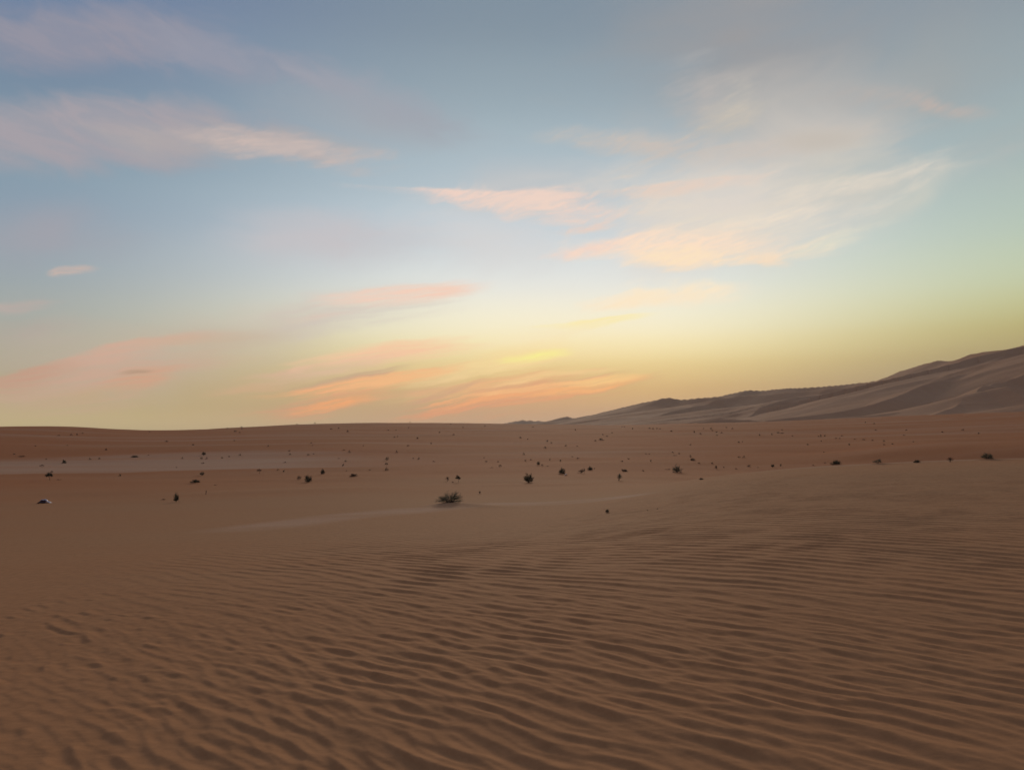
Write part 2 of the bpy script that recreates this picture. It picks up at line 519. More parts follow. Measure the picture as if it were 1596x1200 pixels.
RN, RS = 2048, 26.0
rip_big, _ = ripple_field(RN, RS, 0.27, 0.17, rad(11), 21)
rip_mid, _ = ripple_field(RN, RS, 0.190, 0.20, rad(14), 22)
rip_small, _ = ripple_field(RN, RS, 0.115, 0.22, rad(18), 23)
rip_wide, _ = ripple_field(RN, RS, 0.60, 0.25, rad(16), 25)
pit, pit_a = ripple_field(RN, RS, 0.21, 0.30, rad(20), 24)


def samp(field, a, b):
    u = (a / RS * RN) % RN
    v = (b / RS * RN) % RN
    ui, vi = np.floor(u).astype(int) % RN, np.floor(v).astype(int) % RN
    fu, fv = u - np.floor(u), v - np.floor(v)
    u2, v2 = (ui + 1) % RN, (vi + 1) % RN
    return (field[ui, vi] * (1 - fu) + field[u2, vi] * fu) * (1 - fv) + (field[ui, v2] * (1 - fu) + field[u2, v2] * fu) * fv


def ripples(x, y):
    r = np.hypot(x, y)
    xs, ys = 15 * np.tanh(x / 15), 18 * np.tanh(y / 18)
    b = 0.77 * x + 0.64 * y + 0.5 * (-0.014 * xs * xs - 0.024 * xs * ys + 0.012 * ys * ys)
    a = -0.64 * x + 0.77 * y
    b = b + 0.10 * fbm(x / 1.9, y / 1.9, 3)
    az = np.degrees(np.arctan2(x, y))
    near_far = sst(az, -2, 20)
    fade = 1 - sst(r, 12 + 18 * near_far, 27 + 18 * near_far)
    side = sst(x / (np.abs(y) + 1.0), -0.68, -0.10) ** 1.3
    patch = 0.85 + 0.3 * fbm(x / 1.4 + 3, y / 1.4, 2)
    wide = samp(rip_wide, a + 5.0, b) * 0.010 * (1 - sst(r, 6, 12))
    far_w = sst(r + 1.5 * fbm(x / 2, y / 2, 2), 5.0, 10.0)
    big = samp(rip_big, a, b) * 0.0215 * (0.22 + 0.78 * far_w) * (1 - 0.55 * sst(r, 11, 18) * (1 - 0.45 * near_far))
    mid = samp(rip_mid, a + 3.3, b) * 0.0170 * (1 - 0.9 * far_w)
    sml = samp(rip_small, a + 7.1, b + 2) * 0.0066 * (1 - 0.7 * sst(r, 5, 10))
    body = wide + (big + mid) * np.clip(patch, 0.4, 1.2) + sml
    pits = samp(pit, a + 1.7, b) * 0.020 * sst(samp(pit_a, a + 1.7, b), 0.8, 1.7)
    calm = (1 - side) * (1 - sst(r, 7.5, 12)) * 0.9
    return body * side * fade + pits * calm + sml * 0.5 * (1 - side) * (1 - sst(r, 6, 14))


def height(x, y, rip=True):
    z = land(x, y)
    if rip:
        z = z + ripples(x, y) + mounds(x, y)
    return z + EYE


# ------------------------------------------------------------------ materials
def material(name, col, rough=0.95, spec=0.1):
    m = bpy.data.materials.new(name)
    m.use_nodes = True
    b = m.node_tree.nodes['Principled BSDF']
    b.inputs['Base Color'].default_value = tuple(col) + (1,)
    b.inputs['Roughness'].default_value = rough
    b.inputs['Specular IOR Level'].default_value = spec
    return m


def mixn(t, fac, a, b, blend='MIX'):
    n = t.nodes.new('ShaderNodeMix')
    n.data_type = 'RGBA'
    n.blend_type = blend
    for i, v in ((0, fac), (6, a), (7, b)):
        if isinstance(v, (int, float)):
            n.inputs[i].default_value = v
        elif isinstance(v, tuple):
            n.inputs[i].default_value = v
        else:
            t.links.new(v, n.inputs[i])
    return n.outputs[2]


def sand_material(name, orange, beige, pale, far=False):
    m = material(name, orange, 0.97, 0.03)
    t = m.node_tree
    bs = t.nodes['Principled BSDF']
    tcn = t.nodes.new('ShaderNodeTexCoord')

    def noise(scale, detail, rough, stretch=(1, 1, 1), rot=0.0):
        mp = t.nodes.new('ShaderNodeMapping')
        mp.inputs['Scale'].default_value = stretch
        mp.inputs['Rotation'].default_value = (0, 0, rot)
        t.links.new(tcn.outputs['Object'], mp.inputs[0])
        n = t.nodes.new('ShaderNodeTexNoise')
        n.inputs['Scale'].default_value = scale
        n.inputs['Detail'].default_value = detail
        n.inputs['Roughness'].default_value = rough
        t.links.new(mp.outputs[0], n.inputs['Vector'])
        return n.outputs[0]

    def mr(v, a, b, c=0.0, d=1.0):
        n = t.nodes.new('ShaderNodeMapRange')
        n.interpolation_type = 'SMOOTHSTEP'
        t.links.new(v, n.inputs[0])
        for i, q in enumerate((a, b, c, d)):
            n.inputs[i + 1].default_value = q
        return n.outputs[0]
    big = noise(0.02 if not far else 0.004, 5, 0.55, (1, 2.2, 1), rad(-8))
    med = noise(0.35 if not far else 0.02, 4, 0.6, (1, 2.0, 1), rad(20))
    col = mixn(t, mr(big, 0.38, 0.66), orange + (1,), beige + (1,))
    col = mixn(t, mr(med, 0.35, 0.75, 0.0, 0.35), col, beige + (1,))
    if not far:
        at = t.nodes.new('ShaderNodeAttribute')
        at.attribute_name = 'gravel_and_rim_light'
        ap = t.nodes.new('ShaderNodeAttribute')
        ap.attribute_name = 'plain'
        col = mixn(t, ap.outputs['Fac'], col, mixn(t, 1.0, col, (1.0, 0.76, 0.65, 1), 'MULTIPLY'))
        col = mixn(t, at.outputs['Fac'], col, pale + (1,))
        grain = noise(420, 2, 0.7)
        col = mixn(t, 0.35, col, mixn(t, mr(grain, 0.3, 0.7), (0.55, 0.55, 0.55, 1), (1, 1, 1, 1)), 'MULTIPLY')
        mott = noise(9, 5, 0.65)
        col = mixn(t, 0.5, col, mixn(t, mr(mott, 0.3, 0.7), (0.82, 0.82, 0.82, 1), (1.12, 1.12, 1.12, 1)), 'MULTIPLY')
        g2 = noise(60, 4, 0.7)
        bp = t.nodes.new('ShaderNodeBump')
        bp.inputs['Strength'].default_value = 0.35
        bp.inputs['Distance'].default_value = 0.004
        t.links.new(g2, bp.inputs['Height'])
        g3 = noise(2.2, 4, 0.6, (0.4, 1.6, 1), rad(-25))
        b2 = t.nodes.new('ShaderNodeBump')
        b2.inputs['Strength'].default_value = 0.35
        b2.inputs['Distance'].default_value = 0.035
        t.links.new(g3, b2.inputs['Height'])
        t.links.new(bp.outputs[0], b2.inputs['Normal'])
        t.links.new(b2.outputs[0], bs.inputs['Normal'])
    else:
        g3 = noise(0.10, 4, 0.55, (1.0, 2.0, 1), rad(-25))
        b2 = t.nodes.new('ShaderNodeBump')
        b2.inputs['Strength'].default_value = 0.4
        b2.inputs['Distance'].default_value = 1.0
        t.links.new(g3, b2.inputs['Height'])
        t.links.new(b2.outputs[0], bs.inputs['Normal'])
    t.links.new(col, bs.inputs['Base Color'])
    return m


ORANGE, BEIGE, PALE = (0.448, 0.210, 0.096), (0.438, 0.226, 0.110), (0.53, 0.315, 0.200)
M_SAND = sand_material('sand', ORANGE, BEIGE, PALE)
M_DUNE = sand_material('dune_sand', (0.44, 0.225, 0.122), (0.45, 0.25, 0.145), PALE, far=True)


def grid_mesh(name, X, Y, Z, mat, wrap=False, smooth=True):
    nr, nc = X.shape
    co = np.stack([X, Y, Z], -1).reshape(-1, 3).astype(np.float32)
    i = np.arange(nr - 1)[:, None]
    j = np.arange(nc if wrap else nc - 1)[None, :]
    j2 = (j + 1) % nc
    f = np.stack([i * nc + j, i * nc + j2, (i + 1) * nc + j2, (i + 1) * nc + j], -1).reshape(-1, 4)
    me = bpy.data.meshes.new(name)
    me.vertices.add(len(co))
    me.vertices.foreach_set('co', co.ravel())
    me.loops.add(f.size)
    me.loops.foreach_set('vertex_index', f.ravel().astype(np.int32))
    me.polygons.add(len(f))
    me.polygons.foreach_set('loop_start', np.arange(0, f.size, 4, dtype=np.int32))
    me.polygons.foreach_set('use_smooth', np.ones(len(f), dtype=bool))
    me.update(calc_edges=True)
    me.materials.append(mat)
    o = bpy.data.objects.new(name, me)
    C.objects.link(o)
    return o


# ------------------------------------------------------------------ ground: one sheet, fine near the camera, coarse at the horizon
col_az = np.concatenate([np.arange(-180, -60, 3.0), np.arange(-60, -42, 0.6), np.arange(-42, 44, 0.1), np.arange(44, 60, 0.6), np.arange(60, 180, 3.0)])
rr = [0.4, 0.8, 1.3, 1.8, 2.2]
while rr[-1] < 4800:
    r = rr[-1]
    if r < 2.6:
        d = 0.05
    elif r < 9:
        d = 0.0150 + 0.0022 * (r - 2.6)
    elif r < 26:
        d = 0.030 + 0.0028 * (r - 9)
    elif r < 46:
        d = 0.078 + 0.004 * (r - 26)
    elif r < 340:
        d = 0.012 * r
    else:
        d = 0.05 * r
    rr.append(r + d)
rr = np.array(rr)
RR, AA = np.meshgrid(rr, np.radians(col_az), indexing='ij')
GX, GY = RR * np.sin(AA), RR * np.cos(AA)
GX = -GX[:, ::-1]
GY = GY[:, ::-1]
GX = -GX
GZ = height(GX, GY)
print('ground verts', GX.size)
ground = grid_mesh('ground', GX, GY, GZ, M_SAND, wrap=True)
ground['kind'] = 'structure'

# firm pale gravel: a flat pan on the left and a bare strip below the middle bush (real differences of the ground)
r_ = np.hypot(GX, GY)
a_ = np.degrees(np.arctan2(GX, GY))
n1 = fbm(GX / 14, GY / 7, 4)
LO = [(-60, 741), (0, 739), (100, 738), (200, 737), (300, 733), (400, 730), (600, 728), (760, 722), (900, 718)]
HI = [(-60, 719), (0, 718), (100, 714), (200, 709), (300, 706), (400, 702), (600, 708), (760, 713), (900, 716)]


def edge_r(lst):
    return np.interp(a_, [math.degrees(ray(*q)[0]) for q in lst], [hit(*q)[2] for q in lst])


lo = edge_r(LO) + 1.6 * n1
hi = edge_r(HI) + 4 * fbm(GX / 20 + 4, GY / 9, 3)
pan = sst(r_, lo - 0.9, lo + 0.9) * (1 - sst(r_, hi - 5, hi + 5)) * (1 - 0.75 * sst(a_, -19, -8)) * (1 - sst(a_, -8, 2)) * (0.85 + 0.5 * fbm(GX / 40, GY / 6, 4))
# strip
pts = [hit(400, 822), hit(520, 806), hit(600, 799), hit(680, 791), hit(760, 786), (hit(860, 784)), hit(960, 776)]
P = np.array([(p[0], p[1]) for p in pts])
dmin = np.full(GX.shape, 99.0)
sel = (r_ < 60) & (np.abs(a_) < 50)
gx, gy = GX[sel], GY[sel]
dm = np.full(gx.shape, 99.0)
for p, q in zip(P[:-1], P[1:]):
    v = q - p
    tt = np.clip(((gx - p[0]) * v[0] + (gy - p[1]) * v[1]) / (v @ v), 0, 1)
    dm = np.minimum(dm, np.hypot(gx - p[0] - tt * v[0], gy - p[1] - tt * v[1]))
dmin[sel] = dm
strip = (1 - sst(dmin, 0.5, 2.0)) * (0.62 + 0.5 * fbm(GX / 2.5, GY / 1.5, 3)) * 0.75
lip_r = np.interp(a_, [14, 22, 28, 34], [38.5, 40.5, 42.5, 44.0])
lip = 0.35 * np.exp(-((r_ - lip_r) / 1.3) ** 2) * sst(a_, 14, 22)  # glow catching the ridge crest, painted as a paler rim in the sand colour
streaks = 0.55 * np.clip(fbm(GX / 70 + 3, GY / 7 + 3, 4), 0, 1) * sst(r_, 70, 130)
gravel_and_rim_light = np.clip(np.maximum(np.clip(pan, 0, 1) * 0.8, np.maximum(np.maximum(strip, lip), streaks)), 0, 1)
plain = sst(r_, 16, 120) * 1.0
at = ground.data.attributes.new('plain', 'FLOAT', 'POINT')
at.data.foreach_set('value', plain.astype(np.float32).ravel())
at = ground.data.attributes.new('gravel_and_rim_light', 'FLOAT', 'POINT')
at.data.foreach_set('value', gravel_and_rim_light.astype(np.float32).ravel())


# ------------------------------------------------------------------ the big dunes on the right
def W(px, py, r):
    a, e = ray(px, py)
    return (r * math.sin(a), r * math.cos(a), r * math.tan(e))


# crest lines from right to left: (place in the photograph, distance), slope of the near side, slope of the far side
CRESTS = [
    ([(2500, 330, 1100), (2000, 440, 1080), (1850, 470, 1080), (1700, 506, 1110), (1596, 534, 1150), (1570, 542, 1190), (1520, 548, 1250), (1490, 559, 1300), (1478, 562, 1320), (1465, 560, 1350), (1435, 568, 1400), (1400, 579, 1480), (1385, 587, 1520), (1365, 591, 1560), (1320, 600, 1640)], .46, .3),
    ([(1385, 589, 1650), (1360, 592, 1680), (1340, 595.5, 1700), (1290, 600.5, 1760), (1245, 603, 1820), (1215, 605, 1880), (1180, 608, 1950), (1165, 606, 1960), (1150, 610, 1990), (1135, 612, 2010), (1125, 616, 2040), (1090, 620, 2080)], .42, .3),
    ([(1125, 617.5, 1800), (1090, 619, 1840), (1055, 622.5, 1880), (1043, 617.5, 1900), (1020, 622, 1910), (1000, 627, 1950), (960, 636, 2020), (930, 643, 2100), (900, 650, 2200), (870, 655, 2300), (830, 659, 2400)], .36, .28),
    ([(895, 653, 2900), (881, 647.5, 2950), (866, 653, 3000)], .3, .3),
    ([(850, 655.5, 3400), (820, 654.5, 3500), (812, 653.5, 3520), (795, 657.5, 3600), (780, 660, 3700)], .3, .3),
    # long spurs that run towards the plain
    ([(1660, 560, 930), (1596, 577, 880), (1571, 585, 840), (1555, 592, 800), (1531, 600, 745), (1515, 611, 690), (1500, 621, 630), (1486, 631, 575), (1455, 646, 520)], .36, .42),
    ([(1615, 537, 1160), (1571, 547, 1110), (1531, 564, 1040), (1515, 573, 1000), (1492, 583, 950), (1465, 589, 930), (1439, 597, 900), (1400, 611, 860), (1366, 623, 810), (1334, 633, 760), (1281, 643, 700), (1200, 652, 640)], .34, .36),
    ([(1478, 566, 1290), (1455, 580, 1240), (1430, 590, 1190), (1400, 600, 1150), (1380, 610, 1100)], .34, .36),
    ([(1408, 609, 1080), (1385, 614, 1120), (1360, 618, 1150), (1323, 620, 1190), (1281, 623, 1230), (1250, 623.5, 1260), (1215, 622.5, 1290), (1195, 630, 1260), (1180, 640, 1200), (1165, 648, 1130)], .62, .22),
    ([(1330, 601.5, 1480), (1300, 603, 1510), (1276, 604.5, 1540), (1250, 608, 1570), (1202, 611, 1620), (1176, 613, 1660), (1130, 618, 1700), (1102, 628, 1620), (1068, 634, 1540), (1031, 645, 1450), (1010, 652, 1380)], .48, .22),
    ([(1360, 604, 1400), (1320, 610, 1380), (1280, 613, 1400), (1240, 617, 1400), (1200, 626, 1340)], .4, .2),
    ([(1560, 598, 640), (1520, 607, 640), (1494, 614, 640), (1463, 626, 625), (1430, 634, 610), (1400, 639, 595), (1344, 646, 570), (1290, 651, 545)], .26, .30),
    ([(1180, 634, 1300), (1150, 638, 1280), (1120, 645, 1240), (1090, 652, 1180)], .4, .16),
    ([(1170, 653, 900), (1140, 650.5, 915), (1110, 650, 920), (1090, 655, 900)], .4, .2),
    ([(1075, 630, 1700), (1050, 636, 1660), (1010, 640, 1620), (980, 645, 1600), (950, 652, 1540), (930, 657, 1500)], .42, .2),
    ([(960, 650, 1750), (920, 653, 1760), (890, 658, 1700)], .4, .2),
    ([(1700, 606, 520), (1640, 618, 520), (1596, 628, 520), (1560, 638, 510), (1520, 648, 490)], .2, .2),
]


def smooth_line(pts, step=14.0):
    """the crest as a soft curve: corners rounded, then points set at even steps"""
    p = np.array(pts, float)
    out = [p[0]]
    for a, b in zip(p[:-1], p[1:]):
        n = max(1, int(np.hypot(*(b - a)[:2]) / step))
        for k in range(1, n + 1):
            out.append(a + (b - a) * k / n)
    q = np.array(out)
    for _ in range(5):
        q[1:-1, :2] = 0.25 * q[:-2, :2] + 0.5 * q[1:-1, :2] + 0.25 * q[2:, :2]
    for _ in range(1):
        q[1:-1, 2] = 0.25 * q[:-2, 2] + 0.5 * q[1:-1, 2] + 0.25 * q[2:, 2]
    return q


def dunes(x, y):
    wx = x + 5.0 * fbm(x / 90, y / 90, 2)
    wy = y + 5.0 * fbm(x / 90 + 31, y / 90 + 11, 2)
    z = np.full(x.shape, -60.0)
    for pl, s_near, s_far in CRESTS:
        pp = smooth_line([W(*q) for q in pl])
        best = np.full(x.shape, -60.0)
        for p, q in zip(pp[:-1], pp[1:]):
            vx, vy = q[0] - p[0], q[1] - p[1]
            l2 = vx * vx + vy * vy
            t = np.clip(((wx - p[0]) * vx + (wy - p[1]) * vy) / l2, 0, 1)
            dx, dy = wx - p[0] - t * vx, wy - p[1] - t * vy
            d = np.hypot(dx, dy)
            near = (vx * dy - vy * dx) > 0
            h = p[2] + t * (q[2] - p[2])
            s = np.where(near, s_near, s_far)
            zz = h - s * d * (1 - 0.28 * sst(d, 20, 160))
            best = np.maximum(best, zz)
        k = 1.6
        z = np.maximum(z, best) + k * np.exp(-np.abs(z - best) / k) * 0.35
    base_h = land(x, y) - 0.4
    flank = np.clip((z - base_h) / 25, 0, 1)
    rid = 1 - np.abs(fbm(x / 130 + 0.004 * y, y / 75, 3)) * 2
    z = z + flank * (1.8 * (rid - 0.6) + 0.3 * fbm(x / 38, y / 30, 3))
    k = 4.0
    m = np.maximum(z, base_h)
    z = m + k * 0.35 * np.exp(-np.abs(z - base_h) / k) - 1.6
    return z


dr = [430.0]
while dr[-1] < 4200:
    r = dr[-1]
    dr.append(r + (0.0052 * r if r < 1300 else 0.0068 * r if r < 2400 else 0.012 * r))
dr = np.array(dr)
da = np.radians(np.concatenate([np.arange(-2.0, 36.5, 0.07), np.arange(36.5, 66, 0.5)]))
DR, DA = np.meshgrid(dr, da, indexing='ij')
DX, DY = DR * np.sin(DA), DR * np.cos(DA)
DZ = dunes(DX, DY) + EYE
edge = sst(np.degrees(DA), -2.0, -0.8) * sst(DR, 430, 520)
DZ = DZ * edge + (land(DX, DY) + EYE - 6) * (1 - edge)
print('dune verts', DX.size)
dune_obj = grid_mesh('dunes', DX, DY, DZ, M_DUNE)
dune_obj['kind'] = 'structure'


# ------------------------------------------------------------------ plants
def foliage_mat(name, a, b):
    m = material(name, a, 0.9, 0.15)
    t = m.node_tree
    tcn = t.nodes.new('ShaderNodeTexCoord')
    n = t.nodes.new('ShaderNodeTexNoise')
    n.inputs['Scale'].default_value = 9
    n.inputs['Detail'].default_value = 4
    t.links.new(tcn.outputs['Object'], n.inputs['Vector'])
    mr = t.nodes.new('ShaderNodeMapRange')
    t.links.new(n.outputs[0], mr.inputs[0])
    mr.inputs[1].default_value = 0.35
    mr.inputs[2].default_value = 0.65
    c = mixn(t, mr.outputs[0], a + (1,), b + (1,))
    t.links.new(c, t.nodes['Principled BSDF'].inputs['Base Color'])
    return m


M_DARK = foliage_mat('dark_twigs', (0.075, 0.074, 0.040), (0.13, 0.12, 0.070))
M_GREY = foliage_mat('grey_green_twigs', (0.20, 0.18, 0.105), (0.29, 0.25, 0.155))
M_DRY = foliage_mat('dry_brown_twigs', (0.12, 0.072, 0.046), (0.17, 0.105, 0.068))
M_STEM = foliage_mat('woody_stems', (0.085, 0.062, 0.042), (0.13, 0.095, 0.065))
MATS = {'D': M_DARK, 'G': M_GREY, 'F': M_DRY}


def build(name, verts, faces, mat, parent=None):
    me = bpy.data.meshes.new(name)
    me.from_pydata([tuple(v) for v in verts], [], faces)
    me.materials.append(mat)
    o = bpy.data.objects.new(name, me)
    C.objects.link(o)
    if parent is not None:
        o.parent = parent
    return o


def tube(V, Fc, pts, r0, r1, n=4):
    b0 = len(V)
    m = len(pts)
    for k, p in enumerate(pts):
        q = pts[min(k + 1, m - 1)] - pts[max(k - 1, 0)]
        q = q / (np.linalg.norm(q) + 1e-9)
        s = np.cross(q, (0.3, 0.2, 1.0))
        s = s / (np.linalg.norm(s) + 1e-9)
        u = np.cross(q, s)
        r = r0 + (r1 - r0) * k / (m - 1)
        for j in range(n):
            an = 2 * math.pi * j / n
            V.append(p + r * (math.cos(an) * s + math.sin(an) * u))
    for k in range(m - 1):
        for j in range(n):
            Fc.append((b0 + k * n + j, b0 + k * n + (j + 1) % n, b0 + (k + 1) * n + (j + 1) % n, b0 + (k + 1) * n + j))
    Fc.append(tuple(b0 + (m - 1) * n + j for j in range(n)))


def shrub_geometry(style, seed, n_stem, n_twig, tw_len=0.2, tw_w=0.012, dens=0):
    """unit plant: about 1 wide and 1 high, base at the origin"""
    g = np.random.default_rng(seed)
    SV, SF, LV, LF = [], [], [], []
    stems = []
    if style == 'umbrella':
        trunk = [np.array((0.10, 0, -0.05)), np.array((0.07, 0.01, 0.18)), np.array((0.08, 0, 0.38)), np.array((0.03, 0, 0.58))]
        tube(SV, SF, trunk, 0.035, 0.024, 5)
        root = trunk[-1]
    elif style == 'upright':
        tube(SV, SF, [np.array((0.0, 0, -0.05)), np.array((0.02, 0, 0.2)), np.array((-.02, 0, 0.35))], 0.05, 0.03, 5)
        tube(SV, SF, [np.array((0.05, 0, 0.38)), np.array((0.3, 0.05, 0.25)), np.array((0.46, 0.08, 0.12)), np.array((0.5, 0.1, -0.02))], 0.022, 0.014, 4)
        root = np.array((0, 0, 0.12))
    else:
        root = np.array((0, 0, 0.0))
    for i in range(n_stem):
        an = g.uniform(0, 2 * math.pi)
        lobe = 0.72 + 0.22 * math.sin(2 * an + seed) + 0.16 * math.sin(5 * an + 2.1 * seed)
        if style == 'mound':
            el = math.asin(g.uniform(0.05, 1.0))
            tip = np.array((math.cos(an) * math.cos(el) * 0.5 * lobe / 0.8, math.sin(an) * math.cos(el) * 0.5, math.sin(el) * 0.92)) * g.uniform(0.7, 1.1)
        elif style == 'ball':
            el = math.asin(g.uniform(-0.6, 1.0))
            tip = np.array((math.cos(an) * math.cos(el) * 0.5, math.sin(an) * math.cos(el) * 0.5, 0.47 + math.sin(el) * 0.46)) * g.uniform(0.75, 1.08)
        elif style == 'flat':
            el = g.uniform(0.02, 1.5)
            tip = np.array((math.cos(an) * 0.5 * math.cos(el) ** 0.6, math.sin(an) * 0.4 * math.cos(el), max(0.06, math.sin(el)) * (0.55 + 0.45 * lobe))) * g.uniform(0.6, 1.1)
        elif style == 'windswept':
            el = g.uniform(0.0, 1.35)
            tip = np.array((math.cos(an) * 0.46 * math.cos(el) ** 0.5, math.sin(an) * 0.30 * math.cos(el), 0.03 + math.sin(el) * 0.95)) * g.uniform(0.6, 1.12)
            tip[2] *= (1.0 - 0.85 * max(0.0, -tip[0] - 0.05) / 0.5) if tip[0] < -0.05 else (1 - 0.5 * max(0, tip[0] - .25))
            tip[2] = max(tip[2], 0.03)
        elif style == 'umbrella':
            el = math.asin(g.uniform(-0.2, 1.0))
            tip = np.array((math.cos(an) * math.cos(el) * 0.5 - 0.05, math.sin(an) * math.cos(el) * 0.45, 0.62 + math.sin(el) * 0.36)) * g.uniform(0.8, 1.06)
        elif style == 'upright':
            el = math.asin(g.uniform(-0.05, 1.0))
            tip = np.array((math.cos(an) * math.cos(el) * 0.42 - 0.02, math.sin(an) * math.cos(el) * 0.35, 0.30 + math.sin(el) * 0.68)) * g.uniform(0.8, 1.05)
        elif style == 'fan':
            el = g.uniform(0.55, 1.5)
            tip = np.array((math.cos(an) * math.cos(el) * 0.62, math.sin(an) * math.cos(el) * 0.5, math.sin(el) * 0.95)) * g.uniform(0.75, 1.1)
        mid = root + (tip - root) * 0.5 + np.array((g.normal(0, .04), g.normal(0, .04), 0.06 + g.normal(0, .03)))
        q = root + np.array((g.normal(0, .03), g.normal(0, .03), 0))
        if style in ('mound', 'flat', 'windswept'):
            q = np.array((tip[0] * 0.25 + g.normal(0, .03), tip[1] * 0.25, -0.02))
        pts = [q, mid, tip]
        stems.append(pts)
        sr = {0: 0.010, 1: 0.006, 2: 0.0034, 3: 0.007}[dens]
        tube(SV, SF, pts, sr, sr * 0.4, 3)
    for i in range(n_twig):
        p0, p1, p2 = stems[g.integers(len(stems))]
        t = g.uniform(0.35, 1.0) ** 0.8
        c = (1 - t) ** 2 * p0 + 2 * t * (1 - t) * p1 + t * t * p2
        d = (p2 - root)
        d = d / (np.linalg.norm(d) + 1e-9) + g.normal(0, 0.55, 3)
        if style == 'windswept':
            d = d + np.array((-0.5 if c[0] < 0 else 0.3, 0, 0.05))
        d = d / np.linalg.norm(d)
        ll = tw_len * g.uniform(0.45, 1.15)
        s = np.cross(d, g.normal(0, 1, 3))
        s = s / (np.linalg.norm(s) + 1e-9) * tw_w * g.uniform(0.6, 1.3)
        e = c + d * ll
        e[2] = max(e[2], -0.01)
        bend = c + d * ll * 0.5 + np.array((0, 0, g.normal(0, .012)))
        b0 = len(LV)
        LV.extend([c - s * .6, c + s * .6, bend + s, e, bend - s])
        LF.append((b0, b0 + 1, b0 + 2, b0 + 3, b0 + 4))
    return SV, SF, LV, LF


PROTO = {}


def plant_meshes(style, var, dense):
    key = (style, var, dense)
    if key not in PROTO:
        ns, nt, tl, tw = {0: (10, 150, 0.24, 0.030), 1: (60, 1150, 0.2, 0.011), 2: (150, 1900, 0.15, 0.0034), 3: (20, 380, 0.22, 0.013)}[dense]
        PROTO[key] = shrub_geometry(style, 100 + var * 7 + dense, ns, nt, tl, tw, dense)
    return PROTO[key]


MESH = {}


def cached_mesh(key, name, V, Fc, mat):
    if key not in MESH:
        me = bpy.data.meshes.new(name)
        me.from_pydata([tuple(v) for v in V], [], Fc)
        me.materials.append(mat)
        MESH[key] = me
    return MESH[key]


def ground_at(px, py):
    x, y, r = hit(px, py)
    z = float(height(np.array([x]), np.array([y]), rip=(r < 46))[0])
    return x, y, z, r


